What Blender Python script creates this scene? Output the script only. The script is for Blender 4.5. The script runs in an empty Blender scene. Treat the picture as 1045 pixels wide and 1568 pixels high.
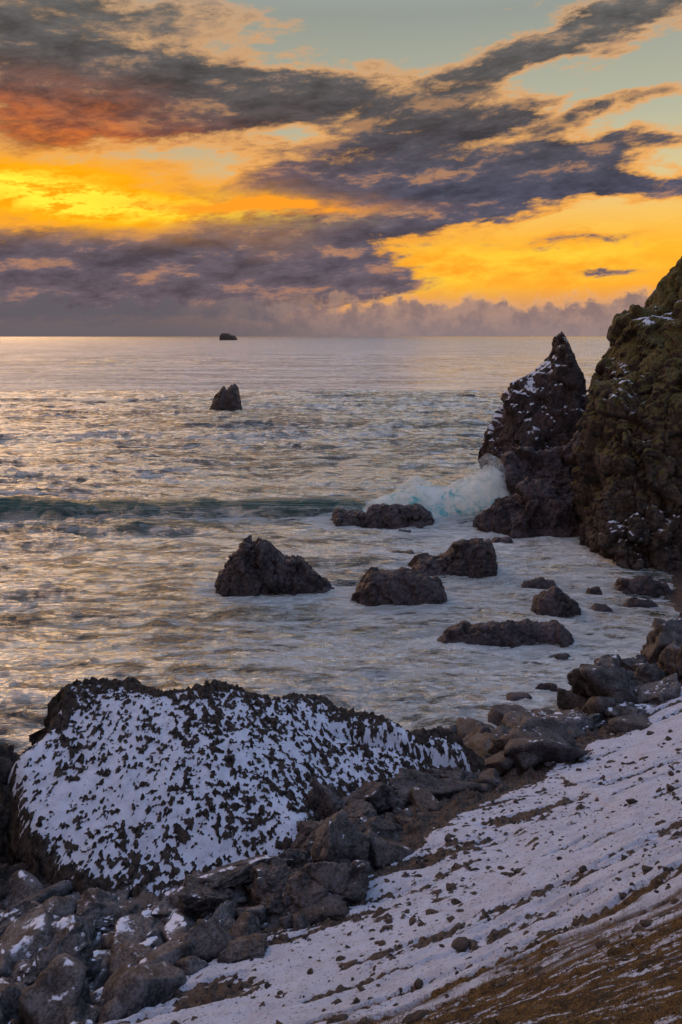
import bpy, bmesh, math, numpy as np
from mathutils import Vector
rng = np.random.RandomState(7)
scene = bpy.context.scene
R = math.radians

# ------------------------------------------------------------------ noise
def _h(ix, iy, iz, seed):
    ix = ix.astype(np.int64); iy = iy.astype(np.int64); iz = iz.astype(np.int64)
    n = (ix*73856093) ^ (iy*19349663) ^ (iz*83492791) ^ (seed*2654435761)
    n &= 0xffffffff
    n = ((n ^ (n >> 15))*2246822519) & 0xffffffff
    n = ((n ^ (n >> 13))*3266489917) & 0xffffffff
    n = n ^ (n >> 16)
    return n.astype(np.float64)/4294967296.0
def vnoise(x, y, z, seed=0):
    ix, iy, iz = np.floor(x), np.floor(y), np.floor(z)
    fx, fy, fz = x-ix, y-iy, z-iz
    q = lambda f: f*f*f*(f*(f*6-15)+10)
    u, v, w = q(fx), q(fy), q(fz)
    r = 0
    for a in (0, 1):
        for b in (0, 1):
            for c in (0, 1):
                r = r + _h(ix+a, iy+b, iz+c, seed)*(u if a else 1-u)*(v if b else 1-v)*(w if c else 1-w)
    return r
def fbm(x, y, z, o=5, seed=0, g=0.5):
    x = np.asarray(x, float); y = np.asarray(y, float); z = np.asarray(z, float)+0*x
    s = 0; a = 1; t = 0
    for i in range(o):
        s = s + a*vnoise(x+i*17.3, y-i*9.1, z+i*5.7, seed+i); t += a; a *= g
        x, y, z = x*2.03, y*2.03, z*2.03
    return s/t
def worley2(x, y, seed=0):
    ix, iy = np.floor(x), np.floor(y)
    f1 = np.full(x.shape, 9.); f2 = f1.copy(); idv = np.zeros(x.shape)
    for a in (-1, 0, 1):
        for b in (-1, 0, 1):
            cx, cy = ix+a, iy+b; z0 = np.zeros_like(cx)
            d = np.hypot(cx+_h(cx, cy, z0, seed)-x, cy+_h(cx, cy, z0, seed+5)-y)
            idv = np.where(d < f1, _h(cx, cy, z0, seed+9), idv)
            f2 = np.minimum(f2, np.maximum(f1, d)); f1 = np.minimum(f1, d)
    return f1, f2, idv
def facet3(x, y, z, seed=0):
    """angular rock relief: every Voronoi cell is a randomly tilted plane"""
    ix, iy, iz = np.floor(x), np.floor(y), np.floor(z)
    f1 = np.full(x.shape, 9.); f2 = f1.copy(); val = np.zeros(x.shape)
    for a in (-1, 0, 1):
        for b in (-1, 0, 1):
            for c in (-1, 0, 1):
                cx, cy, cz = ix+a, iy+b, iz+c
                ox = x-cx-_h(cx, cy, cz, seed); oy = y-cy-_h(cx, cy, cz, seed+5); oz = z-cz-_h(cx, cy, cz, seed+7)
                d = np.sqrt(ox*ox+oy*oy+oz*oz)
                pl = (ox*(_h(cx, cy, cz, seed+11)-.5)+oy*(_h(cx, cy, cz, seed+12)-.5)+oz*(_h(cx, cy, cz, seed+13)-.5))*1.6+(_h(cx, cy, cz, seed+14)-.5)*.7
                val = np.where(d < f1, pl, val)
                f2 = np.minimum(f2, np.maximum(f1, d)); f1 = np.minimum(f1, d)
    return val, f2-f1
def sst(a, b, x):
    t = np.clip((x-a)/(b-a), 0, 1); return t*t*(3-2*t)

# ------------------------------------------------------------------ mesh helpers
def mesh_obj(name, V, F, mat, attrs=None, smooth=True):
    me = bpy.data.meshes.new(name)
    V = np.asarray(V, np.float32); F = np.asarray(F, np.int32); k = F.shape[1]
    me.vertices.add(len(V)); me.vertices.foreach_set('co', V.ravel())
    me.loops.add(F.size); me.loops.foreach_set('vertex_index', F.ravel())
    me.polygons.add(len(F)); me.polygons.foreach_set('loop_start', np.arange(0, F.size, k, dtype=np.int32))
    me.polygons.foreach_set('loop_total', np.full(len(F), k, np.int32))
    me.polygons.foreach_set('use_smooth', np.full(len(F), smooth))
    for n, a in (attrs or {}).items():
        at = me.attributes.new(n, 'FLOAT', 'POINT'); at.data.foreach_set('value', np.asarray(a, np.float32).ravel())
    me.update(calc_edges=True); me.materials.append(mat)
    ob = bpy.data.objects.new(name, me); scene.collection.objects.link(ob)
    return ob
def grid_faces(nr, nc):
    i = np.arange(nr*nc).reshape(nr, nc)
    return np.stack([i[:-1, :-1], i[:-1, 1:], i[1:, 1:], i[1:, :-1]], -1).reshape(-1, 4)

class TPS:
    def __init__(s, pts, lam=0.02):
        P = np.array(pts, float); s.p = P[:, :2]; n = len(P)
        K = s.k(s.p, s.p)+lam*np.eye(n); A = np.zeros((n+3, n+3)); A[:n, :n] = K
        A[:n, n] = 1; A[:n, n+1:] = s.p; A[n, :n] = 1; A[n+1:, :n] = s.p.T
        s.w = np.linalg.solve(A, np.r_[P[:, 2], 0, 0, 0])
    def k(s, a, b):
        d2 = ((a[:, None]-b[None])**2).sum(-1); return 0.5*d2*np.log(d2+1e-9)
    def __call__(s, x, y):
        sh = np.shape(x); q = np.c_[np.ravel(x), np.ravel(y)]; out = np.empty(len(q)); n = len(s.p)
        for i in range(0, len(q), 50000):
            b = q[i:i+50000]; out[i:i+50000] = s.k(b, s.p)@s.w[:n]+s.w[n]+b@s.w[n+1:]
        return out.reshape(sh)

# ------------------------------------------------------------------ node helpers
class NT:
    def __init__(s, tree): s.t = tree; s.n = tree.nodes; s.l = tree.links
    def node(s, typ, **kw):
        n = s.n.new(typ)
        for k, v in kw.items(): setattr(n, k, v)
        return n
    def set(s, inp, v):
        if isinstance(v, bpy.types.NodeSocket): s.l.new(v, inp)
        else: inp.default_value = v
    def m(s, op, a, b=None, c=None, clamp=False):
        n = s.node('ShaderNodeMath', operation=op, use_clamp=clamp)
        for i, v in enumerate((a, b, c)):
            if v is not None: s.set(n.inputs[i], v)
        return n.outputs[0]
    def ss(s, a, b, x):
        n = s.node('ShaderNodeMapRange', interpolation_type='SMOOTHSTEP')
        s.set(n.inputs[0], x); s.set(n.inputs[1], a); s.set(n.inputs[2], b)
        return n.outputs[0]
    def mix(s, f, a, b, mode='MIX'):
        n = s.node('ShaderNodeMix', data_type='RGBA', blend_type=mode)
        s.set(n.inputs[0], f); s.set(n.inputs[6], a if isinstance(a, bpy.types.NodeSocket) else (*a, 1))
        s.set(n.inputs[7], b if isinstance(b, bpy.types.NodeSocket) else (*b, 1))
        return n.outputs[2]
    def ramp(s, f, stops):
        n = s.node('ShaderNodeValToRGB'); cr = n.color_ramp
        while len(cr.elements) < len(stops): cr.elements.new(0.5)
        for e, (p, c) in zip(cr.elements, stops):
            e.position = p; e.color = (*c, 1) if len(c) == 3 else c
        s.set(n.inputs[0], f); return n.outputs[0]
    def noise(s, vec, scale, detail=5, rough=0.55, dist=0.0, col=False):
        n = s.node('ShaderNodeTexNoise'); s.set(n.inputs['Vector'], vec)
        n.inputs['Scale'].default_value = scale; n.inputs['Detail'].default_value = detail
        n.inputs['Roughness'].default_value = rough; n.inputs['Distortion'].default_value = dist
        return n.outputs[1 if col else 0]
    def vor(s, vec, scale, feature='F1'):
        n = s.node('ShaderNodeTexVoronoi', feature=feature); s.set(n.inputs['Vector'], vec)
        n.inputs['Scale'].default_value = scale; return n.outputs['Distance']
    def mapv(s, vec, scale=(1, 1, 1), rot=(0, 0, 0), loc=(0, 0, 0)):
        n = s.node('ShaderNodeMapping'); s.set(n.inputs[0], vec); n.inputs['Location'].default_value = loc
        n.inputs['Scale'].default_value = scale; n.inputs['Rotation'].default_value = rot
        return n.outputs[0]
    def attr(s, name):
        return s.node('ShaderNodeAttribute', attribute_name=name).outputs['Fac']
    def bump(s, h, dist, strength=1.0, normal=None):
        n = s.node('ShaderNodeBump'); s.set(n.inputs['Height'], h)
        n.inputs['Distance'].default_value = dist; n.inputs['Strength'].default_value = strength
        if normal is not None: s.l.new(normal, n.inputs['Normal'])
        return n.outputs[0]
def lin(r, g, b, k=1.0):
    f = lambda c: ((c/255+0.055)/1.055)**2.4 if c > 10 else c/255/12.92
    return (f(r)*k, f(g)*k, f(b)*k)
def new_mat(name):
    m = bpy.data.materials.new(name); m.use_nodes = True
    m.node_tree.nodes.clear(); t = NT(m.node_tree)
    out = t.node('ShaderNodeOutputMaterial'); return m, t, out
def principled(t, out, col, rough, normal=None, spec=0.5):
    p = t.node('ShaderNodeBsdfPrincipled'); t.set(p.inputs['Base Color'], col if isinstance(col, bpy.types.NodeSocket) else (*col, 1))
    t.set(p.inputs['Roughness'], rough); p.inputs['Specular IOR Level'].default_value = spec
    if normal is not None: t.l.new(normal, p.inputs['Normal'])
    if out is not None: t.l.new(p.outputs[0], out.inputs[0])
    return p.outputs[0]

SNOW = (0.58, 0.645, 0.82)
def rock_material(name, dark=(0.012, 0.011, 0.013), light=(0.06, 0.05, 0.05), snow=None, rough=0.7, brown=0.0, grass=None, fscale=1.0, bumpd=0.06, snow_n=1.2, nz0=.25, snow_big=0.0):
    m, t, out = new_mat(name)
    g = t.node('ShaderNodeNewGeometry'); P = g.outputs['Position']
    nz = t.node('ShaderNodeSeparateXYZ'); t.l.new(g.outputs['Normal'], nz.inputs[0]); nz = nz.outputs[2]
    n1 = t.noise(P, 0.9*fscale, 8, 0.65); n2 = t.noise(P, 6*fscale, 9, 0.75); v = t.vor(P, 5*fscale)
    c = t.mix(t.ss(0.42, 0.60, t.m('ADD', t.m('MULTIPLY', n1, 0.45), t.m('MULTIPLY', n2, 0.55))), dark, light)
    if brown > 0:
        c = t.mix(t.m('MULTIPLY', t.ss(0.48, 0.62, t.noise(P, 1.7*fscale, 6)), brown), c, (0.085, 0.052, 0.036))
    if grass:
        z = t.node('ShaderNodeSeparateXYZ'); t.l.new(P, z.inputs[0])
        f = t.m('ADD', t.m('MULTIPLY', nz, 0.5), t.m('ADD', t.m('MULTIPLY', z.outputs[2], 0.03), t.m('MULTIPLY', t.noise(P, 1.2, 8, .7), 1.0)))
        c = t.mix(t.m('MULTIPLY', t.ss(grass, grass+0.2, f), 0.88), c, t.mix(t.ss(.35, .62, n2), (0.042, 0.042, 0.014), (0.175, 0.155, 0.052)))
    h = t.m('ADD', t.m('MULTIPLY', n2, 1.0), t.m('MULTIPLY', v, 0.35))
    if snow is not None:
        s0 = t.m('ADD', nz, t.m('MULTIPLY', t.m('SUBTRACT', t.noise(P, snow_n, 7, 0.65), 0.5), 1.6))
        if snow_big: s0 = t.m('ADD', s0, t.m('MULTIPLY', t.m('SUBTRACT', t.noise(P, .16, 2), .5), snow_big))
        sf = t.m('MULTIPLY', t.ss(snow, snow+0.10, s0), t.ss(nz0, nz0+.2, nz))
        c = t.mix(sf, c, SNOW)
        h = t.m('MULTIPLY', h, t.m('SUBTRACT', 1.0, t.m('MULTIPLY', sf, 0.8)))
    principled(t, out, c, rough, t.bump(h, bumpd, 1.0), 0.4)
    return m

M_sea_rock = rock_material('wet_basalt', (0.010, 0.009, 0.014), (0.095, 0.075, 0.096), rough=0.36, brown=0.2, bumpd=0.12, fscale=1.0)
M_cliff = rock_material('cliff_rock', (0.013, 0.012, 0.015), (0.135, 0.108, 0.108), snow=1.0, rough=0.8, brown=0.4, grass=.90, fscale=0.8, bumpd=0.26, snow_n=1.1, nz0=.02, snow_big=2.4)
M_stack = rock_material('stack_rock', (0.012, 0.011, 0.016), (0.105, 0.082, 0.10), snow=.66, rough=0.8, brown=0.3, grass=1.2, fscale=0.8, bumpd=0.26, snow_n=1.3, nz0=.02, snow_big=1.6)
M_cliff_bare = rock_material('cliff_rock_bare', (0.012, 0.011, 0.018), (0.135, 0.108, 0.132), snow=1.3, rough=0.42, brown=0.3, fscale=1.0, bumpd=0.24, snow_n=0.9, nz0=.1, snow_big=1.0)
M_boulder = rock_material('boulder_basalt', (0.012, 0.013, 0.018), (0.14, 0.14, 0.165), snow=1.0, rough=0.48, brown=0.1, fscale=2.8, bumpd=0.035, snow_n=2.2, nz0=.4)
M_boulder_bare = rock_material('boulder_bare', (0.009, 0.009, 0.013), (0.110, 0.104, 0.120), snow=1.10, rough=0.46, brown=0.15, fscale=2.8, bumpd=0.04, snow_n=2.4)
M_dark = rock_material('dark_crag', (0.011, 0.010, 0.011), (0.10, 0.080, 0.072), rough=0.8, brown=0.5, fscale=3, bumpd=0.05)

# ------------------------------------------------------------------ ground
gpts = [(5.3,27.3,0),(8.15,29.4,0),(12.7,33.2,0),(16.5,38.4,0),(7.6,24.6,1.0),(10.2,23.8,2.0),(8.0,18.7,3.5),(4.3,23.9,.7),
 (1.3,20.2,1.5),(4.0,17.4,2.8),(5.45,12.7,5.5),(1.0,15.7,2.6),(2.8,12.4,4.5),(4.14,9.66,6.6),(-1.5,15.4,2.2),(-4.6,17.5,1.2),
 (-7.4,19.1,.7),(-5.6,14.5,1.7),(-2.3,12.7,3.0),(0.7,10.9,4.6),(3.1,7.2,7.8),(0,1,11.6),(6,0,13),(11,10,8.5),(-8,2,8.5),(-8,10,3.6),
 (16,18,7),(21,28,5.5),(24,38,4),(0,30,-1.6),(8,36,-1.3),(-10,27,-1.4),(-13,20,-.3),(16,46,-1.2),(-4,22,.0),(-9,23,-.5),(2,25.5,.0),
 (13,28,1.6),(-16,14,1.5),(-16,30,-2.5),(0,44,-3),(-14,44,-3.5),(28,46,4)]
G = TPS(gpts)
xs = np.arange(-15, 24, 0.05)
ys = np.concatenate([np.arange(-4, 5, 0.15), np.arange(5, 36, 0.045), np.arange(36, 48, 0.2)])
X, Y = np.meshgrid(xs, ys)
Z0 = G(X, Y)
wx = (fbm(X*.7, Y*.7, 0, 3, 3)-.5)*1.6
sx, sy = X*0.98+Y*0.2, -X*0.2+Y*0.98
st = fbm(sx*0.35, sy*3.0+wx, 0, 5, 11, .6)
bump = (fbm(X*1.1, Y*1.1, 0, 5, 21)-.5)
grit = (fbm(X*6, Y*6, 0, 4, 24, .6)-.5)
f1, f2, idv = worley2(X*5.5+wx, Y*5.5, 31)
peb = np.clip(0.55-f1, 0, 1)*(idv > 0.45)
f1b, f2b, idb = worley2(X*2.1, Y*2.1+wx, 33)
peb2 = np.clip(0.6-f1b, 0, 1)*(idb > 0.6)
low = 1-sst(0.35, 1.2, Z0+bump*1.2)
low = np.maximum(low, sst(0.6, -.5, X-(Y-17.6)+bump*1.5)*(Y > 9))      # under the boulder field
beach = sst(0.6, 1.0, Z0)*(1-sst(2.6, 4.2, Z0))*(X < 6.3)*sst(-3.5, 0, X)
brownz = sst(-0.3, 0.3, Z0-(4.38+0.31*X)+(st-.5)*1.8+bump*0.5)*(Y < 17)
brownz = np.maximum(brownz, sst(9.0, 10, Z0))
rockh = bump*0.25+peb*0.18+peb2*0.3*(low+0.35*beach)+grit*.18
snowlvl = 0.11+0.03*sst(2, 5, Z0)-low*0.40-beach*0.045-sst(.56, .69, st)*0.14-brownz*0.06
snowsurf = snowlvl+bump*0.18
diff = snowsurf-rockh
Z = Z0+np.maximum(rockh, snowsurf)+(st-.5)*0.28*sst(1.5, 4, Z0)
att_snow = np.clip(diff/0.10+0.5, 0, 1)
def ij(x, y):
    return min(max(int((x-xs[0])/.05), 0), len(xs)-1), min(int(np.searchsorted(ys, y)), len(ys)-1)
def gz(x, y):
    i, j = ij(x, y); return float(Z[j, i])
def gs(x, y):
    i, j = ij(x, y); return float(st[j, i]), float(brownz[j, i])
m, t, out = new_mat('ground')
P = t.node('ShaderNodeNewGeometry').outputs['Position']
fine = t.noise(P, 14, 8, 0.7); fine2 = t.noise(P, 45, 6, 0.75)
streak = t.noise(t.mapv(P, (0.9, 6, 3), (0, 0, -0.2)), 1.0, 9, 0.68)
sn = t.ss(0.42, 0.60, t.m('ADD', t.attr('snow'), t.m('MULTIPLY', t.m('SUBTRACT', fine, 0.5), 1.3)))
br = t.attr('brown')
brs = t.m('MULTIPLY', br, t.ss(0.59, 0.54, t.m('ADD', streak, t.m('MULTIPLY', t.m('SUBTRACT', fine, .5), .4))))
gravel = t.mix(t.ss(.35, .65, fine), (0.012, 0.011, 0.012), (0.11, 0.088, 0.080))
soil = t.mix(t.ss(.40, .60, fine2), (0.010, 0.007, 0.004), (0.19, 0.105, 0.032))
soil = t.mix(t.m('MULTIPLY', t.ss(.45, .58, t.noise(P, 3.5, 6, .7)), .8), soil, (.014, .010, .008))
gc = t.mix(br, gravel, soil)
dirty = t.mix(t.ss(.35, .75, t.noise(P, 2.2, 7, .65)), SNOW, (0.44, 0.48, 0.61))
dirty = t.mix(t.m('MULTIPLY', t.ss(.58, .63, t.noise(P, 20, 4, .6)), .65), dirty, (.09, .08, .08))
col = t.mix(t.m('MULTIPLY', sn, t.m('SUBTRACT', 1.0, brs)), gc, dirty)
hh = t.m('ADD', t.m('MULTIPLY', fine, 0.8), t.m('MULTIPLY', fine2, 0.4))
hh = t.m('ADD', hh, t.m('MULTIPLY', t.noise(P, 4, 5), 1.0))
principled(t, out, col, t.m('ADD', 0.55, t.m('MULTIPLY', sn, 0.3)), t.bump(hh, 0.055, 1.0), 0.3)
mesh_obj('ground', np.stack([X, Y, Z], -1).reshape(-1, 3), grid_faces(*X.shape), m, {'snow': att_snow, 'brown': brownz})

# ------------------------------------------------------------------ snow-dappled slab rock
poly = np.array([(-8.5,23.7),(-7.2,23.95),(-4.66,23.6),(-2.4,24.0),(-.44,24.7),(.77,24.7),(3.2,24.9),(4.5,24.6),(3.6,23.6),(1.6,22.4),(-.5,20.8),(-.6,19.2),
 (-2.6,18.3),(-4,17.6),(-6.0,18.1),(-7.4,18.9),(-8.35,20.2),(-8.7,21.5),(-8.2,22.2)])
S = TPS([(-8.4,23.5,3.7),(-7.2,23.95,3.85),(-4.66,23.5,3.65),(-2.4,23.9,3.3),(-.44,24.6,2.85),(.77,24.6,2.4),(3.2,24.8,1.75),(4.4,24.6,1.1),(3.5,23.85,1.0),(1.45,22.6,1.4),
 (-.8,21,1.7),(-1,19.4,1.6),(-2.8,18.75,1.5),(-4,18,1.25),(-5.9,18.4,1.4),(-7.2,19.1,1.7),(-8.2,20.2,2.2),(-8.5,21.5,2.85),(-3.66,20.1,2.35),(-5.5,21.5,2.95),(-1.5,22,2.4)])
def sdf(px, py, poly):
    d = np.full(px.shape, 1e9); inside = np.zeros(px.shape, bool); n = len(poly)
    for i in range(n):
        a, b = poly[i], poly[(i+1) % n]; e = b-a
        w0, w1 = px-a[0], py-a[1]; tt = np.clip((w0*e[0]+w1*e[1])/(e@e), 0, 1)
        d = np.minimum(d, np.hypot(w0-e[0]*tt, w1-e[1]*tt))
        c = ((a[1] > py) != (b[1] > py)) & (px < (b[0]-a[0])*(py-a[1])/(b[1]-a[1]+1e-12)+a[0]); inside ^= c
    return np.where(inside, -d, d)
x = np.arange(-10, 5.6, 0.024); y = np.arange(16.8, 26.2, 0.024); X, Y = np.meshgrid(x, y)
w1 = (fbm(X*.9, Y*.9, 0, 5, 41)-.5)*.8; w2 = (fbm(X*.9, Y*.9, 5, 5, 42)-.5)*.8
sd = sdf(X+w1, Y+w2, poly)
w3 = (fbm(X*6, Y*6, 0, 3, 43)-.5); w4 = (fbm(X*6, Y*6, 7, 3, 44)-.5)
fA, fB, ii = worley2(X*4.4+w1*2+w3*1.4, Y*5.6+w2*2+w4*1.4, 45)
fC, fD, jj = worley2(X*9+w2*3+w3*2, Y*11+w4*2, 46)
patch = fbm(X*.8, Y*.8, 9, 5, 50, .6)
lump = np.clip(0.66-fA, 0, 1)*(.1+ii)*0.19+np.clip(.64-fC, 0, 1)*jj*0.17+(fbm(X*9, Y*10, 1, 4, 47, .65)-.5)*0.32
big = (fbm(X*.55, Y*.55, 0, 5, 48)-.5)
crev = np.exp(-((Y-23.75-0.12*(X-1)+w1*.5)/0.18)**2)*sst(-1, .6, X)*0.45
back = sst(21.5, 23.6, Y)
lip = sst(-0.45, -0.1, sd)*sst(22.6, 23.4, Y)
inner = 1-sst(-.15, .25, sd)
blocks = (fbm(X*1.1, Y*1.1, 3, 3, 49)-.5)*.35
rock = S(X, Y)+big*0.25+lump*(.25+.75*inner)*(1-.35*lip)+lip*(0.06+blocks)-crev
edge = sst(-0.6, 0.0, sd)
cover = 0.064+(patch-.5)*0.20-edge*0.07-back*0.010-crev*.3
snw = S(X, Y)+big*0.25+cover-crev*.6
diff = snw-rock
top = np.maximum(rock, snw)
drop = np.where(sd > -0.35, ((sd+0.35)/0.6)**2*0.8+np.maximum(sd+.1, 0)*.8, 0)
Zs = top-np.minimum(drop, 8)
att = np.clip(diff/0.05+0.5, 0, 1)*(1-sst(-0.2, 0.08, sd+w3*.5))
amp = sst(-.3, .2, sd)
fx_, g1_ = facet3(X*1.6, Y*1.6, Zs*1.6, 61); fx2, g2_ = facet3(X*4, Y*4, Zs*4, 62)
dX = amp*(fx_*.35+fx2*.12); dY = amp*(fx_*.35+fx2*.12)*np.where(Y > 21.5, 1, -1)
m, t, out = new_mat('snowy_rock')
P = t.node('ShaderNodeNewGeometry').outputs['Position']
fine = t.noise(P, 18, 8, 0.72)
sn = t.ss(0.42, 0.58, t.m('ADD', t.attr('snow'), t.m('MULTIPLY', t.m('SUBTRACT', fine, .5), 1.1)))
rc = t.mix(t.ss(.38, .62, t.noise(P, 6, 9, .75)), (0.011, 0.010, 0.012), (0.105, 0.085, 0.076))
sc = t.mix(t.ss(.4, .7, t.noise(P, 3, 6, .7)), SNOW, (.42, .47, .61))
principled(t, out, t.mix(sn, rc, sc), 0.7, t.bump(t.m('MULTIPLY', fine, t.m('SUBTRACT', 1.35, sn)), 0.07, 1.0), 0.3)
Fq = grid_faces(*X.shape); keep = (Zs.ravel()[Fq].max(1) > -0.8); Fq = Fq[keep]
used = np.unique(Fq); re = np.full(X.size, -1); re[used] = np.arange(len(used))
VV = np.stack([X+dX, Y+dY, Zs], -1).reshape(-1, 3)[used]
mesh_obj('snowy_rock_slab', VV, re[Fq], m, {'snow': att.ravel()[used]})

# ------------------------------------------------------------------ crags built from a crest profile
def crag(name, prof, yc, hd, res, amp, freq, mat, pw=2.4, qe=0.6, skew=0.0, seed=1, base=-1.2, soft=False):
    prof = np.array(prof, float); seg = np.hypot(*np.diff(prof, axis=0).T); L = np.r_[0, np.cumsum(seg)]
    nc = max(24, int(L[-1]/res)); s = np.linspace(0, L[-1], nc)
    px = np.interp(s, L, prof[:, 0]); pz = np.interp(s, L, prof[:, 1])
    ker = np.hanning(7); ker /= ker.sum(); pad = lambda a: np.convolve(np.pad(a, 3, mode='edge'), ker, 'valid')
    px, pz = pad(px), pad(pz)
    hm = prof[:, 1].max(); nr = max(24, int((2*hd+1.6*hm)/res)); k = np.linspace(-1, 1, nr); tt = np.sin(k*np.pi/2)
    hdx = hd*(0.3+0.7*np.clip((pz-base)/(hm-base), 0, 1)**0.6)
    Tt, PX = np.meshgrid(tt, px, indexing='ij'); PZ = np.broadcast_to(pz, PX.shape)
    V = np.stack([PX, yc+skew*(PX-px.mean())+Tt*hdx, base+(PZ-base)*np.clip(1-np.abs(Tt)**pw, 0, 1)**qe], -1)
    N = np.cross(np.gradient(V, axis=1), np.gradient(V, axis=0)); N /= np.linalg.norm(N, axis=-1, keepdims=True)+1e-9
    if N[nr//2, :, 2].mean() < 0: N = -N
    q = V*freq
    if soft:
        d = amp*((fbm(q[..., 0], q[..., 1], q[..., 2], 4, seed)-.5)*2)
    else:
        wq = [(fbm(q[..., 0]*1.3, q[..., 1]*1.3, q[..., 2]*1.3, 4, seed+50+i)-.5)*.9 for i in range(3)]
        big = (fbm(q[..., 0]*.8, q[..., 1]*.8, q[..., 2]*.8, 3, seed)-.5)*2
        a, ga = facet3(q[..., 0]*.8+wq[0], q[..., 1]*.8+wq[1], q[..., 2]*.55+wq[2], seed+3)
        b, gb = facet3(q[..., 0]*2.3+wq[1]*1.5, q[..., 1]*2.3+wq[2]*1.5, q[..., 2]*1.5+wq[0]*1.5, seed+4)
        c, gc = facet3(q[..., 0]*6+wq[2]*3, q[..., 1]*6+wq[0]*3, q[..., 2]*4.5+wq[1]*3, seed+5)
        fine = (fbm(q[..., 0]*9, q[..., 1]*9, q[..., 2]*9, 4, seed+6, .6)-.5)
        d = amp*(big*0.45+a*1.1+b*.38+c*.12+fine*0.18-.2*np.exp(-gb/.08)-.2*np.exp(-ga/.05)-.05)
    V = V+N*d[..., None]
    return mesh_obj(name, V.reshape(-1, 3), grid_faces(nr, nc), mat)

crag('headland_cliff', [(23.2,5),(24.6,8.4),(25.2,11.3),(26.2,12.2),(27.3,15.4),(28.9,16.4),(30.4,17),(31.5,17.1),(32.3,19.9),(33.3,21.5),(34.3,23),(38,28),(44.5,34),(57,38),(70,38)], 80, 11, 0.26, 1.5, 0.22, M_cliff, seed=11, base=-3, skew=.15)
crag('sea_stack', [(12.8,-1.5),(13.4,1.2),(13.8,4.3),(14.8,6.1),(15.6,8.6),(16.5,9.8),(17.9,10.8),(19.1,12),(20.2,13.4),(20.8,14.6),(21.4,14.0),(22.1,11.3),(22.9,8.2),(24.2,5),(25.2,-1)], 75, 7, 0.14, .85, 0.38, M_stack, pw=1.7, qe=.9, seed=23)
crag('headland_ledge', [(10.4,-1),(11.1,.8),(12.0,1.6),(12.6,2.9),(13.4,4.4),(14.8,5.2),(16.2,4.6),(17.6,5.0),(18.9,6.6),(21.0,8.6),(24,10),(28,9)], 63, 6, 0.13, 1.0, 0.5, M_cliff_bare, pw=1.6, qe=.85, seed=31)
crag('headland_ledge', [(9.7,-.8),(10.3,1.1),(11.8,1.8),(13.3,3.2),(15.2,3.3),(16.5,2.6),(17.8,2.0),(19,-.5)], 58.0, 3.2, 0.09, .6, 0.8, M_cliff_bare, pw=1.8, qe=.8, seed=36)
crag('headland_buttress', [(16.3,-1.5),(16.5,1),(16.6,3.6),(16.8,6.1),(17.3,8.2),(17.9,10.1),(18.9,11.0),(19.9,11.3),(20.8,12.3),(22.3,13.8),(24.6,16.6),(28.9,20.4),(34,24),(42,25)], 53.5, 8, 0.11, 1.25, 0.40, M_cliff, pw=2.6, qe=.7, seed=44)
crag('left_crag', [(-15,1.5),(-13,2.9),(-11,3.0),(-9.6,2.75),(-8.7,2.2),(-8.0,.6)], 21.5, 2.6, 0.05, 0.45, 1.0, M_dark, seed=51, base=-.6)
crag('left_crag', [(-11,1.0),(-9.5,1.7),(-8.3,1.55),(-7.2,1.25),(-6.2,1.0),(-5.3,.4)], 18.7, 1.2, 0.035, 0.3, 1.6, M_dark, seed=52, base=0)

def srock(prof, y, hd, seed, amp=.28, freq=.9, **k):
    return crag('sea_rock', prof, y, hd, 0.05, amp*1.0, freq, M_sea_rock, seed=seed, base=-.7, **k)
srock([(-6.9,-.5),(-6.5,1.1),(-6.0,1.9),(-5.2,2.8),(-4.2,2.7),(-3.2,1.9),(-2.5,1.7),(-1.7,1.1),(-.8,.6),(-.2,-.4)], 43.8, 1.7, 161, .42)
srock([(.55,-.4),(.9,.8),(1.6,1.7),(3.0,1.65),(4.5,1.5),(5.2,.9),(5.6,-.4)], 42.3, 1.5, 62, .26)
srock([(4.0,-.3),(4.6,.6),(5.8,.9),(6.9,1.6),(8.2,1.9),(8.9,1.8),(9.1,-.4)], 47.5, 1.5, 63, .36)
srock([(4.2,-.3),(5.0,.4),(6.3,.9),(8.5,.9),(10,.85),(10.6,.35),(10.8,-.4)], 36.8, 1.1, 64, .24)
srock([(9.7,-.3),(10.0,.6),(10.8,1.3),(11.3,.9),(12.0,.5),(12.3,-.4)], 40.3, .9, 65, .28)
srock([(9.8,-.3),(10.3,.3),(11.2,.4),(12.0,.2),(12.2,-.4)], 44.8, .7, 66, .2)
srock([(-.9,-.4),(-.3,1.0),(1.2,.9),(1.8,.7),(2.6,1.3),(4.0,1.5),(6,1.2),(6.8,.6),(7.2,-.4)], 59.6, 1.5, 67, .4)
srock([(2.7,-.3),(3.2,.2),(4.6,.25),(5.3,-.3)], 51, .7, 68, .15)
srock([(13.2,-.3),(13.4,.4),(14,.5),(14.3,-.3)], 43.2, .5, 69, .2)
srock([(15,-.3),(15.5,.5),(17,.7),(18,.4),(18.4,-.3)], 44.0, .9, 70, .25)
srock([(6.1,-.3),(6.5,.2),(7.2,.2),(7.6,-.3)], 30.6, .45, 71, .14)
srock([(7.5,-.3),(7.9,.25),(8.5,.2),(8.8,-.3)], 31.5, .4, 72, .14)
srock([(9.1,-.3),(9.4,.2),(9.8,.2),(10.1,-.3)], 34.6, .35, 73, .12)
srock([(12.4,-.3),(12.8,.15),(13.5,.15),(14.0,-.3)], 36.6, .4, 74, .12)
srock([(9.8,-.3),(10.5,.3),(11.4,.3),(11.8,-.3)], 54, .6, 75, .2)
srock([(3.8,-.3),(4.2,.2),(5,.25),(5.4,-.3)], 57, .5, 76, .15)
srock([(12.6,-.3),(13.0,.25),(13.6,.2),(14.0,-.3)], 40.8, .4, 78, .15)
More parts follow.
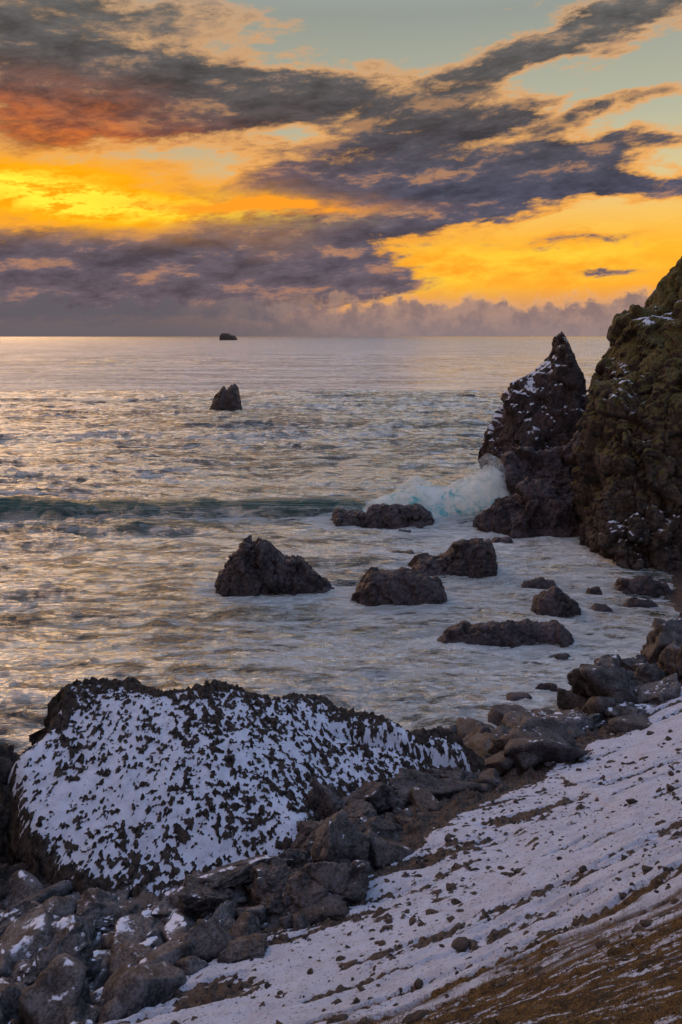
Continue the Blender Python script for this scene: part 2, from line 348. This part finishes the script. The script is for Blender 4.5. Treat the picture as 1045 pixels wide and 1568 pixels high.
srock([(14.6,-.3),(15.2,.3),(16.2,.3),(16.8,-.3)], 41.5, .5, 79, .2)
srock([(17,-.3),(19,.5),(22,1.1),(25,1.4),(28,1.3),(31,.7),(33,-.3)], 172, 1.6, 77, .3, .6)
crag('sea_stack', [(-25.2,-1),(-24.6,.8),(-23.9,2.4),(-23.1,3.7),(-22.3,4.6),(-21.8,3.8),(-21.2,4.0),(-20.5,4.9),(-19.7,4.2),(-19.0,2.0),(-18.7,-1)], 151, 2.4, 0.12, .3, .7, M_sea_rock, pw=3, qe=.5, seed=81)
crag('distant_island', [(-456,-5),(-453,19),(-447,25),(-425,26),(-416,19),(-400,16),(-396,9),(-390,-5)], 3000, 40, 2.5, 2.0, 0.05, M_dark, pw=6, qe=.4, seed=91, base=-6)

# ------------------------------------------------------------------ boulders
def ico(sub):
    bm = bmesh.new(); bmesh.ops.create_icosphere(bm, subdivisions=sub, radius=1)
    V = np.array([v.co[:] for v in bm.verts]); F = np.array([[v.index for v in f.verts] for f in bm.faces]); bm.free()
    V /= np.linalg.norm(V, axis=1, keepdims=True); return V, F
ICO = {k: ico(k) for k in (2, 3, 4, 5, 6)}
def rock_verts(sub, seed, r, rot, rough=0.10, npl=12):
    rs = np.random.RandomState(seed); D, F = ICO[sub]
    n = rs.normal(size=(npl, 3)); n /= np.linalg.norm(n, axis=1, keepdims=True); dd = rs.uniform(.48, .92, npl)
    dots = D@n.T; rad = np.where(dots > 0.05, dd/np.maximum(dots, .05), 9).min(1); rad = np.minimum(rad, 1.4)
    V = D*rad[:, None]; o = seed*3.7
    nz = (fbm(V[:, 0]*2+o, V[:, 1]*2, V[:, 2]*2, 3, seed)-.5)*rough*1.2+(fbm(V[:, 0]*6+o, V[:, 1]*6, V[:, 2]*6, 3, seed+3)-.5)*rough*.7
    if sub >= 5:
        a, ga = facet3(V[:, 0]*1.7+o, V[:, 1]*1.7, V[:, 2]*1.7, seed % 97); b, gb = facet3(V[:, 0]*4.5+o, V[:, 1]*4.5, V[:, 2]*4.5, seed % 91)
        nz = nz+a*.20+b*.07-.05*np.exp(-ga/.06)
    V = V+D*nz[:, None]; V = V*np.array(r)
    c, s = math.cos(rot), math.sin(rot); tl = rs.uniform(-.35, .35); c2, s2 = math.cos(tl), math.sin(tl)
    V = np.c_[V[:, 0]*c2-V[:, 2]*s2, V[:, 1], V[:, 0]*s2+V[:, 2]*c2]
    return np.c_[V[:, 0]*c-V[:, 1]*s, V[:, 0]*s+V[:, 1]*c, V[:, 2]], F
def boulder(x, y, z, r, seed, mat=None, sub=5, rot=0.0, rough=.12):
    V, F = rock_verts(sub, seed, r, rot, rough)
    return mesh_obj('boulder', V+np.array([x, y, z]), F, mat or M_boulder)
for i, (x, y, dz, r, bare, rot) in enumerate([
    (-.25,16.9,.26,(1.1,.85,.8),1,.1),(-.3,20.9,.45,(.65,.55,.9),1,0),(.7,21.4,.35,(.7,.55,.65),1,.3),(2.1,22.3,.2,(1.3,.7,.7),1,.1),
    (-.3,19.2,.35,(1.2,.7,.75),1,-.2),(-2.0,18.0,.35,(1.2,.4,.22),0,.15),(-2.9,17.4,.2,(.7,.55,.6),1,.4),(-5.3,17.1,.25,(.85,.6,.5),0,.2),
    (4.9,26.8,.15,(.65,.55,.6),1,0),(10.0,29.8,.55,(1.9,1.2,1.45),1,.2),(14.2,33.4,.6,(1.8,1.4,1.6),1,.5),(13.3,30.6,.2,(1.7,1,1.2),1,.8),
    (8.2,27.7,.0,(1.6,.9,.55),0,.2),(9.9,27.6,.1,(1.3,.9,.6),0,.5),(-1.85,14.9,.0,(.55,.33,.18),1,.5),(11.6,30.2,.1,(1.3,1.0,.9),1,.3),
    (.1,17.9,.2,(.8,.55,.65),1,1.1),(-1.3,17.3,.2,(.7,.55,.6),1,.7),(-3.8,16.9,.15,(.75,.55,.45),0,1.2),(-6.9,16.6,.15,(.9,.65,.55),0,.3),
    (-5.7,15.2,.15,(.8,.6,.55),0,.9),(-6.3,14.3,.1,(.75,.65,.5),0,.1),(-2.7,15.9,.0,(.8,.45,.4),0,1.0),(3.4,23.3,.1,(1.0,.55,.5),1,.1),
    (16.2,35.8,.3,(1.6,1.3,1.2),1,.4),(11.3,28.3,.0,(1.3,.9,.55),0,.1),(.7,19.0,.2,(.9,.55,.55),1,.4),(-1.2,16.6,.05,(.65,.5,.45),1,.2),
    (.5,20.2,.25,(.75,.55,.6),1,.9),(-.9,18.4,.25,(.75,.5,.55),1,.5),(1.4,21.9,.2,(.65,.45,.55),1,.2),(6.6,27.6,.1,(.9,.7,.55),1,.6),(12.3,32.0,.3,(1.2,.9,.9),1,.2)]):
    boulder(x, y, gz(x, y)+dz, r, 100+i, M_boulder_bare if bare else M_boulder, 6 if y < 20 else 5, rot)
def scatter(name, pts, mat, sub=4, seed=0, sink=(-.05, .4), flat=(.55, .95)):
    VS, FS, off = [], [], 0
    for i, (x, y, r) in enumerate(pts):
        sb = sub if r > .16 else max(2, sub-1)
        asp = rng.uniform(.7, 1.5, 2)
        V, F = rock_verts(sb, seed+i, (r*asp[0], r*asp[1], r*rng.uniform(*flat)), rng.uniform(0, 6.28), .12, 9)
        VS.append(V+np.array([x, y, gz(x, y)+r*rng.uniform(*sink)])); FS.append(F+off); off += len(V)
    mesh_obj(name, np.concatenate(VS), np.concatenate(FS), mat)
pts = []
while len(pts) < 500:
    x, y = rng.uniform(-9, -.6), rng.uniform(11.5, 18.4)
    if x > y-17.5+rng.normal()*.3: continue
    r = float(np.clip(rng.lognormal(-1.6, .55), .08, .6)); pts.append((x, y, r))
scatter('boulder_field', pts, M_boulder, 4, 1000)
pts = []
sh = np.array([(4.2,25.2),(5.3,27.3),(8.15,29.4),(12.7,33.2),(16.5,38.4)])
for i in range(340):
    k = rng.uniform(0, 3.999)*1.0; a = int(k); p = sh[a]+(sh[a+1]-sh[a])*(k-a)
    nrm = np.array([.62, -.78]); p = p+nrm*rng.normal(.45, 1.1)
    pts.append((p[0], p[1], float(np.clip(rng.lognormal(-1.65, .75), .06, .8))))
scatter('shore_boulders', pts, M_boulder_bare, 4, 2000)
pts = []
for i in range(150):
    tq = rng.uniform(0, 1); x = -.9+2.8*tq**1.5+rng.normal()*.6; y = 16.4+6.4*tq+rng.normal()*.35
    pts.append((x, y, float(np.clip(rng.lognormal(-1.75, .5), .07, .4))))
for i in range(60):
    pts.append((rng.uniform(1.2, 4.5), rng.uniform(22.3, 24), float(np.clip(rng.lognormal(-1.8, .5), .07, .4))))
scatter('rubble', pts, M_boulder_bare, 4, 3000)
pts = []
while len(pts) < 2300:
    x, y = rng.uniform(-2.5, 11), rng.uniform(8, 25)
    if x < y-17.7 or gz(x, y) > 4.8+.31*x+.9: continue
    if fbm(np.array([x*.9]), np.array([y*.9]), 0, 3, 77)[0] < .5 and rng.rand() < .7: continue
    pts.append((x, y, float(np.clip(rng.lognormal(-3.5, .6), .012, .12))))
scatter('scattered_stones', pts, M_dark, 3, 4000, (-.3, .15), (.4, .75))

# ------------------------------------------------------------------ dry grass
m_g, t, out = new_mat('dry_grass')
P = t.node('ShaderNodeNewGeometry').outputs['Position']
principled(t, out, t.mix(t.ss(.3, .7, t.noise(P, 6, 4)), (0.05, 0.03, 0.010), (0.34, 0.19, 0.06)), 0.8, None, .2)
gv, gf = [], []
n = 0; tries = 0
while n < 90000 and tries < 250000:
    tries += 1
    x, y = rng.uniform(-.5, 7), rng.uniform(5.5, 14)
    cl, bb = gs(x, y)
    if bb < .35 or (cl < .46 and rng.rand() < .85): continue
    z = gz(x, y)
    for b in range(6):
        a = rng.uniform(0, 6.28); l = rng.uniform(.03, .085); w = .004
        bx, by = x+rng.normal()*.03, y+rng.normal()*.03
        dx, dy = math.cos(a), math.sin(a); k = len(gv); z0 = z-.01
        gv += [(bx-dy*w, by+dx*w, z0), (bx+dy*w, by-dx*w, z0), (bx+dx*l*.9+.01, by+dy*l*.9-.02, z0+l*rng.uniform(.4, 1))]
        gf.append((k, k+1, k+2))
    n += 6
mesh_obj('dry_grass', gv, gf, m_g, smooth=False)

# ------------------------------------------------------------------ sea
rows = [12.]
while rows[-1] < 200: rows.append(rows[-1]*1.0036)
while rows[-1] < 45000: rows.append(rows[-1]*1.012)
rows = np.array(rows); ta = np.linspace(-1.0, .95, 820)
Yv, Tq = np.meshgrid(rows, ta, indexing='ij'); Xv = Tq*(Yv+2)
sp = np.gradient(rows)[:, None]
def fade(wl): return np.clip(1.6-4*sp/wl, 0, 1)
ridge = lambda n: (1-np.abs(2*n-1))**1.5
wp = (fbm(Xv*.05, Yv*.05, 0, 3, 5)-.5)*9
H = (fbm(Xv*.10, Yv*.32+wp*.3, 0, 4, 301)-.5)*0.6*fade(3)
gust = sst(.35, .6, fbm(Xv*.03, Yv*.05, 0, 3, 306))*.6+.65
far = sst(30, 70, Yv)
H += (ridge(fbm(Xv*.16, Yv*.5+wp*.5, 0, 5, 304, .55))-.6)*(.40+.35*far)*fade(2)*gust
H += (ridge(fbm(Xv*.5+3, Yv*1.3+wp*.8, 0, 4, 302))-.6)*0.21*fade(.8)*gust
H += (fbm(Xv*.012, Yv*.055+wp*.1, 0, 3, 303)-.5)*.9*fade(18)*sst(55, 110, Yv)
H += (ridge(fbm(Xv*.04, Yv*.18+wp*.2, 0, 5, 305, .6))-.6)*1.5*fade(5)*sst(55, 120, Yv)
H += (ridge(fbm(Xv*.010, Yv*.04+wp*.05, 0, 5, 307, .6))-.6)*2.6*fade(22)*sst(200, 500, Yv)
def swell(Y0, A, w, xa, xb, s):
    yc = Y0+(fbm(Xv*.06, 0*Xv, 0*Xv, 3, s)-.5)*7
    d = Yv-yc; prof = np.exp(-(np.where(d < 0, d/w, d/(w*2.4)))**2)
    amp = A*(.5+1.0*fbm(Xv*.15, 0*Xv, 0*Xv, 4, s+1, .6))*sst(xa-12, xa+4, Xv)*(1-sst(xb-4, xb+6, Xv))
    return amp*prof, d
s1, d1 = swell(61.0, 1.3, 1.1, -45, 12, 311); H = H*(1-.5*np.exp(-(d1/3)**2))+s1
s1b, d1b = swell(56.0, .55, .8, -40, -10, 317); H += s1b
H += swell(122, .9, 1.6, -25, 40, 312)[0]
H += swell(108, .6, 1.5, -60, 8, 313)[0]
H += swell(172, .8, 2.5, -90, 30, 314)[0]
teal = np.clip(s1*1.1+s1b*.9, 0, 1)*sst(1.5, -.6, d1)
H *= 1-sst(9, 0, np.hypot((Xv-12)/1.2, Yv-30))*0.6
rk = [(-3.6,43.8,3.4,2.0),(3,42.3,2.8,1.9),(6.6,47.5,2.9,1.9),(7.5,36.8,3.5,1.5),(11,40.3,1.6,1.2),(11,44.8,1.5,1),(3.2,60,4.5,2.2),(13.8,43.2,1,.8),(16.5,44,2.2,1.4),(6.8,30.6,1,.7),
      (8.1,31.5,.9,.6),(4,51,1.7,1),(13,36.6,1.2,.7),(10.8,54,1.6,1),(9.6,34.6,.8,.6),(4.6,57,1.3,.8)]
foam = np.zeros_like(Xv)
for cx, cy, a, b in rk:
    q = np.hypot((Xv-cx)/a, (Yv-cy)/b); foam = np.maximum(foam, np.exp(-((q-1)/.42)**2)*.98*(q < 3))
foam = np.maximum(foam, 1.0*np.exp(-(((Xv-8.5)/8)**2+((Yv-56.5)/4.6)**2)))
foam = np.maximum(foam, .62*np.exp(-(((Xv-10)/9)**2+((Yv-46)/12)**2)**2))
foam = np.maximum(foam, .54*np.exp(-(((Xv-3)/10)**2+((Yv-37)/11)**2)**2))
shore_d = Yv-(27.3+(Xv-5.3)*.93)
foam = np.maximum(foam, .76*np.exp(-((shore_d-1.5)/2.6)**2)*(Xv > 2))
foam = np.maximum(foam, 1.0*np.exp(-((d1+.3)/0.8)**2)*sst(-6, 2, Xv)*(1-sst(12, 14, Xv)))
foam = np.maximum(foam, .95*np.exp(-(((Xv-14.5)/2.5)**2+((Yv-52)/7)**2)))
foam = np.maximum(foam, .5*np.exp(-((d1+1.9)/.35)**2)*sst(-30, -8, Xv)*(Xv < 4))
foam = foam*(1-.65*teal*(Xv < 2))+.17*(1-teal)
m, t, out = new_mat('sea')
P = t.node('ShaderNodeNewGeometry').outputs['Position']
n_a = t.noise(t.mapv(P, (.45, 1.5, 1)), 1.0, 7, .66, .7)
n_b = t.noise(t.mapv(P, (1.8, 5, 1)), 1.0, 5, .65, .4)
n_c = t.noise(t.mapv(P, (.06, .30, 1)), 1.0, 6, .65, .8)
n_d = t.noise(t.mapv(P, (.012, .06, 1)), 1.0, 9, .72, .5)
nrm = t.bump(t.m('ADD', t.m('MULTIPLY', n_d, 5.5), t.m('ADD', t.m('MULTIPLY', n_c, 2.0), t.m('ADD', t.m('MULTIPLY', n_a, .85), t.m('MULTIPLY', n_b, .2)))), 0.80, 1.0)
te = t.attr('teal')
wc = t.mix(te, (0.022, 0.058, 0.080), (0.012, 0.18, 0.18))
base = principled(t, None, wc, 0.10, nrm, .5)
gl = t.node('ShaderNodeBsdfGlossy'); gl.inputs['Color'].default_value = (.86, .94, 1.0, 1); gl.inputs['Roughness'].default_value = .18; t.l.new(nrm, gl.inputs['Normal'])
# patches of smooth water against wind-roughened dark water, at all scales
pt = t.m('ADD', t.m('MULTIPLY', t.m('ADD', n_d, n_c), .5), t.m('MULTIPLY', t.m('SUBTRACT', n_a, .5), .95))
gf = t.m('ADD', .14, t.m('MULTIPLY', t.ss(.37, .58, pt), .80))
mx = t.node('ShaderNodeMixShader'); t.set(mx.inputs[0], t.m('MULTIPLY', t.m('SUBTRACT', 1.0, t.m('MULTIPLY', te, .9)), gf)); t.l.new(base, mx.inputs[1]); t.l.new(gl.outputs[0], mx.inputs[2])
wv = t.mapv(P, (.22, .95, 1), (0, 0, .12))
fn = t.noise(wv, 1.1, 9, .68, 1.4); fn2 = t.noise(t.mapv(P, (.8, 3.2, 1)), 1.3, 8, .72, 1.0)
ff = t.m('ADD', t.attr('foam'), t.m('ADD', t.m('MULTIPLY', t.m('SUBTRACT', fn, .5), 3.0), t.m('MULTIPLY', t.m('SUBTRACT', fn2, .5), 2.6)))
ff = t.m('MULTIPLY', t.ss(.42, .90, ff), .95)
fd = principled(t, None, (.78, .90, 1.0), .7, nrm, .3)
mx2 = t.node('ShaderNodeMixShader'); t.set(mx2.inputs[0], ff); t.l.new(mx.outputs[0], mx2.inputs[1]); t.l.new(fd, mx2.inputs[2])
t.l.new(mx2.outputs[0], out.inputs[0])
mesh_obj('sea', np.stack([Xv, Yv, H], -1).reshape(-1, 3), grid_faces(*Xv.shape), m, {'foam': foam, 'teal': teal})

# breaking wave: long-exposure spray
def spray_mat(name, dens):
    m, t, out = new_mat(name)
    P = t.node('ShaderNodeNewGeometry').outputs['Position']; z = t.node('ShaderNodeSeparateXYZ'); t.l.new(P, z.inputs[0])
    n1 = t.noise(t.mapv(P, (.8, .8, 1.1), (0, .3, 0)), 1.2, 7, .6, .8)
    c = t.mix(t.ss(.40, .56, t.m('ADD', n1, t.m('MULTIPLY', z.outputs[2], .03))), (.20, .66, .76), (.90, .98, 1.0))
    p = principled(t, None, c, 1.0, None, .0)
    tr = t.node('ShaderNodeBsdfTransparent'); mx = t.node('ShaderNodeMixShader')
    t.set(mx.inputs[0], t.m('MULTIPLY', t.ss(.0, .38, t.m('SUBTRACT', n1, t.m('MULTIPLY', z.outputs[2], .075))), dens))
    t.l.new(tr.outputs[0], mx.inputs[1]); t.l.new(p, mx.inputs[2]); t.l.new(mx.outputs[0], out.inputs[0]); return m
wave = bpy.data.objects.new('breaking_wave', None); scene.collection.objects.link(wave)
pr = np.array([(.5,-.4),(2.4,1.0),(4.4,2.0),(5.8,2.8),(6.8,2.5),(8,2.0),(9.3,2.6),(10.5,3.7),(11.4,4.3),(12.6,3.6),(13.6,1.6),(14.4,-.4)])
for k, (sc, hd, dn) in enumerate([(.62, 1.4, 1.0), (.8, 1.8, .85), (.95, 2.2, .65), (1.12, 2.7, .4)]):
    q = pr.copy(); q[:, 1] = np.where(q[:, 1] > 0, q[:, 1]*sc, q[:, 1])
    o = crag('spray_%d' % k, q, 62.0, hd, 0.12, .4, .6, spray_mat('spray_%d' % k, dn), pw=1.5, qe=.9, seed=95+k*7, soft=True); o.parent = wave

# ------------------------------------------------------------------ sky
world = bpy.data.worlds.new('World'); scene.world = world; world.use_nodes = True
try:
    world.cycles.sampling_method = 'MANUAL'; world.cycles.sample_map_resolution = 512
except Exception: pass
world.node_tree.nodes.clear(); t = NT(world.node_tree)
wo = t.node('ShaderNodeOutputWorld'); bg = t.node('ShaderNodeBackground'); t.l.new(bg.outputs[0], wo.inputs[0])
D = t.node('ShaderNodeTexCoord').outputs['Generated']
sp = t.node('ShaderNodeSeparateXYZ'); t.l.new(D, sp.inputs[0]); dx, dy, dz = sp.outputs
az0 = t.m('MULTIPLY', t.m('ARCTAN2', dx, dy), 57.2958)
el0 = t.m('MULTIPLY', t.m('ARCSINE', dz), 57.2958)
cb = t.node('ShaderNodeCombineXYZ'); t.l.new(dx, cb.inputs[0]); t.l.new(dy, cb.inputs[1])
t.l.new(t.m('MULTIPLY', t.m('SUBTRACT', dz, t.m('MULTIPLY', dx, .08)), 3.2), cb.inputs[2]); CV = cb.outputs[0]
wn = t.node('ShaderNodeSeparateColor'); t.l.new(t.noise(CV, 6, 7, .62, .2, True), wn.inputs[0])
az = t.m('ADD', az0, t.m('MULTIPLY', t.m('SUBTRACT', wn.outputs[0], .5), 11))
el = t.m('ADD', el0, t.m('MULTIPLY', t.m('SUBTRACT', wn.outputs[1], .5), 4.4))
def blob(a, e, ra, rb, tilt=0, w=1.0, A=None, E=None):
    c, s = math.cos(R(tilt)), math.sin(R(tilt)); A = A or az; E = E or el
    u = t.m('SUBTRACT', A, a); v = t.m('SUBTRACT', E, e)
    p = t.m('ADD', t.m('MULTIPLY', u, c/ra), t.m('MULTIPLY', v, s/ra))
    q = t.m('ADD', t.m('MULTIPLY', u, -s/rb), t.m('MULTIPLY', v, c/rb))
    r = t.m('ADD', t.m('MULTIPLY', p, p), t.m('MULTIPLY', q, q))
    return t.m('MULTIPLY', t.m('EXPONENT', t.m('MULTIPLY', r, -1.0)), w)
def total(l):
    o = l[0]
    for b in l[1:]: o = t.m('ADD', o, b)
    return o
cl = total([blob(-17,4.2,18,3.1,0,1.6), blob(-3,7.6,13,2.4,12,1.8), blob(4.5,10.8,13,2.0,4,1.8), blob(-18,17.4,11,2.9,-8,1.35),
    blob(-5.5,16.6,9.5,1.9,0,1.35), blob(-21,13.3,9,3.0,0,.6), blob(12,18.6,9,1.5,20,.95), blob(7.4,14.6,4,1.0,8,.9), blob(19,10,9,1.0,-7,.95),
    blob(16.5,6.6,6,.6,0,.75), blob(17,4.4,4,.45,0,.65), blob(-15,21.7,10,1.5,0,.8), blob(-1,3.5,7,.9,8,.8), blob(20,15.2,7,.7,6,.7), blob(21,12.6,6,.5,0,.4),
    blob(12,15.5,6,.6,12,.6), blob(9,8.4,5,.6,4,.5), blob(0,13.3,9,.6,4,.3), blob(20,20.8,8,1.3,10,.75)])
fb = t.noise(CV, 9, 10, .68, .2); fb2 = t.noise(CV, 26, 6, .66, .2)
fbS = t.noise(t.mapv(CV, loc=(-.012, 0, .05)), 9, 10, .68, .2)
relief = t.m('MULTIPLY', t.m('SUBTRACT', fb, fbS), 2.2)          # lit from the low sunset side
dens = t.m('ADD', cl, t.m('ADD', t.m('MULTIPLY', t.m('SUBTRACT', fb, .5), 1.7), t.m('MULTIPLY', t.m('SUBTRACT', fb2, .5), .7)))
ramp_in = t.m('MULTIPLY', t.m('MAXIMUM', el0, 0.0), 1/90)
basec = t.ramp(ramp_in, [(0, lin(150,122,118)), (2/90, lin(205,148,105)), (3.5/90, lin(250,168,52)), (6/90, lin(255,188,48)), (8.5/90, lin(244,194,102)), (11.5/90, lin(214,196,148)),
    (15/90, lin(182,182,158)), (22/90, lin(148,154,146)), (34/90, lin(190,210,240)), (1, lin(158,184,236))])  # top stops lie above the view, set brighter and bluer to light the foreground
edgec = t.ramp(ramp_in, [(0, lin(180,130,112)), (4/90, lin(236,155,66)), (10/90, lin(248,166,66)), (15/90, lin(232,162,88)), (22/90, lin(205,160,118)), (35/90, lin(182,190,208)), (1, lin(168,180,205))])
darkc = t.ramp(ramp_in, [(0, lin(100,89,96)), (3/90, lin(104,90,98)), (6/90, lin(92,85,98)), (10/90, lin(80,80,97)), (15/90, lin(82,77,79)), (22/90, lin(98,96,94)), (35/90, lin(138,150,174)), (1, lin(134,152,192))])
left = t.ss(10.0, -14.0, az0)
c = t.mix(t.m('MULTIPLY', left, .35), basec, t.mix(t.ss(16, 8, el0), lin(150,150,135), lin(225,130,40)))
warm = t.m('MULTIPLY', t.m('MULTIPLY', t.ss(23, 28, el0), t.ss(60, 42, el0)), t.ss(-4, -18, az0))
c = t.mix(t.m('MULTIPLY', t.ss(.20, .50, dens), .8), c, edgec)
shade = t.m('ADD', t.m('ADD', .58, t.m('MULTIPLY', fb2, .85)), relief)
shadec = t.node('ShaderNodeCombineColor'); [t.l.new(t.m('MAXIMUM', shade, .6), shadec.inputs[i]) for i in range(3)]
dk = t.mix(1.0, darkc, shadec.outputs[0], 'MULTIPLY')
dk = t.mix(t.m('MULTIPLY', t.ss(.08, .40, relief), .35), dk, edgec)
red = blob(-20,13.5,11,2.4,-4,1.0); dk = t.mix(t.m('MULTIPLY', red, .75), dk, t.mix(t.ss(.35, .65, fb2), lin(150,75,35), lin(232,118,30)))
c = t.mix(t.ss(.42, .84, dens), c, dk)
c = t.mix(t.m('MULTIPLY', warm, .85), c, lin(255,178,130))       # warm patch added above the view, left, to give the sea an orange sheen
g1 = t.m('MULTIPLY', blob(-19,9.5,11,2.0,-2,1.8), t.ss(.22, .46, fb), clamp=True)
c = t.mix(g1, c, lin(252,168,15))
g1b = t.m('MULTIPLY', blob(-17,9.3,10,.9,-2,1.5), t.ss(.38, .54, fb2), clamp=True); c = t.mix(g1b, c, (1.2, .86, .05))
g1c = t.m('MULTIPLY', blob(-6.5,9.3,7,.55,0,1.7), t.ss(.26, .46, fb), clamp=True); c = t.mix(g1c, c, lin(252,158,40))
g2 = t.m('MULTIPLY', blob(10,5.0,13,1.8,3,1.2), t.ss(.80, .40, dens), clamp=True)
c = t.mix(g2, c, t.mix(t.ss(.35, .65, fb), lin(250,160,40), lin(255,208,60)))
cn = t.noise(D, 22, 6, .62)
ed = t.m('ADD', el0, t.m('MULTIPLY', t.m('SUBTRACT', cn, .5), -4.6))
bank = t.ss(2.7, 2.1, ed)
bcol = t.mix(t.ss(.38, .64, t.noise(D, 38, 6, .65)), lin(124,108,112), lin(164,134,124))
bcol = t.mix(t.ss(2, -14, az0), bcol, lin(98,92,99))
rim = t.m('MULTIPLY', t.ss(3.1, 2.5, ed), t.ss(-8, 4, az0))
c = t.mix(t.m('MULTIPLY', rim, .45), c, lin(228,172,125))
c = t.mix(t.m('MULTIPLY', bank, .88), c, bcol)
haze = t.ss(2.0, 0, el0); c = t.mix(t.m('MULTIPLY', haze, .65), c, t.mix(t.ss(-10, 10, az0), lin(98,94,102), lin(140,124,126)))
sky = t.node('ShaderNodeTexSky', sky_type='NISHITA'); sky.sun_disc = False; sky.sun_elevation = R(8); sky.sun_rotation = R(-16)
skm = t.node('ShaderNodeMix', data_type='RGBA', blend_type='MULTIPLY'); skm.inputs[0].default_value = 1
t.l.new(sky.outputs[0], skm.inputs[6]); skm.inputs[7].default_value = (.07, .07, .075, 1)
away = t.ss(40, 85, t.m('ABSOLUTE', az0)); away = t.m('MULTIPLY', away, t.ss(70, 40, el0))
c = t.mix(t.m('MULTIPLY', away, .40), c, skm.outputs[2])
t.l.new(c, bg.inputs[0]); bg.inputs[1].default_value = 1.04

# ------------------------------------------------------------------ sun (veiled by cloud: broad and weak)
sd_ = bpy.data.lights.new('sun', 'SUN'); sd_.energy = 0.55; sd_.angle = R(30); sd_.color = (1, .56, .30)
so = bpy.data.objects.new('sun', sd_); scene.collection.objects.link(so)
a, e = R(-30), R(22); so.rotation_euler = Vector((-math.sin(a)*math.cos(e), -math.cos(a)*math.cos(e), -math.sin(e))).to_track_quat('-Z', 'Y').to_euler()

# ------------------------------------------------------------------ camera
cd = bpy.data.cameras.new('camera'); co = bpy.data.objects.new('camera', cd); scene.collection.objects.link(co)
co.location = (0, 0, 14); co.rotation_euler = (R(90), 0, 0)
cd.sensor_fit = 'VERTICAL'; cd.sensor_height = 36; cd.sensor_width = 24; cd.lens = 28; cd.shift_y = -0.1715
cd.clip_start = 0.1; cd.clip_end = 100000
scene.camera = co
scene.view_settings.view_transform = 'Standard'; scene.view_settings.look = 'None'; scene.view_settings.exposure = 0
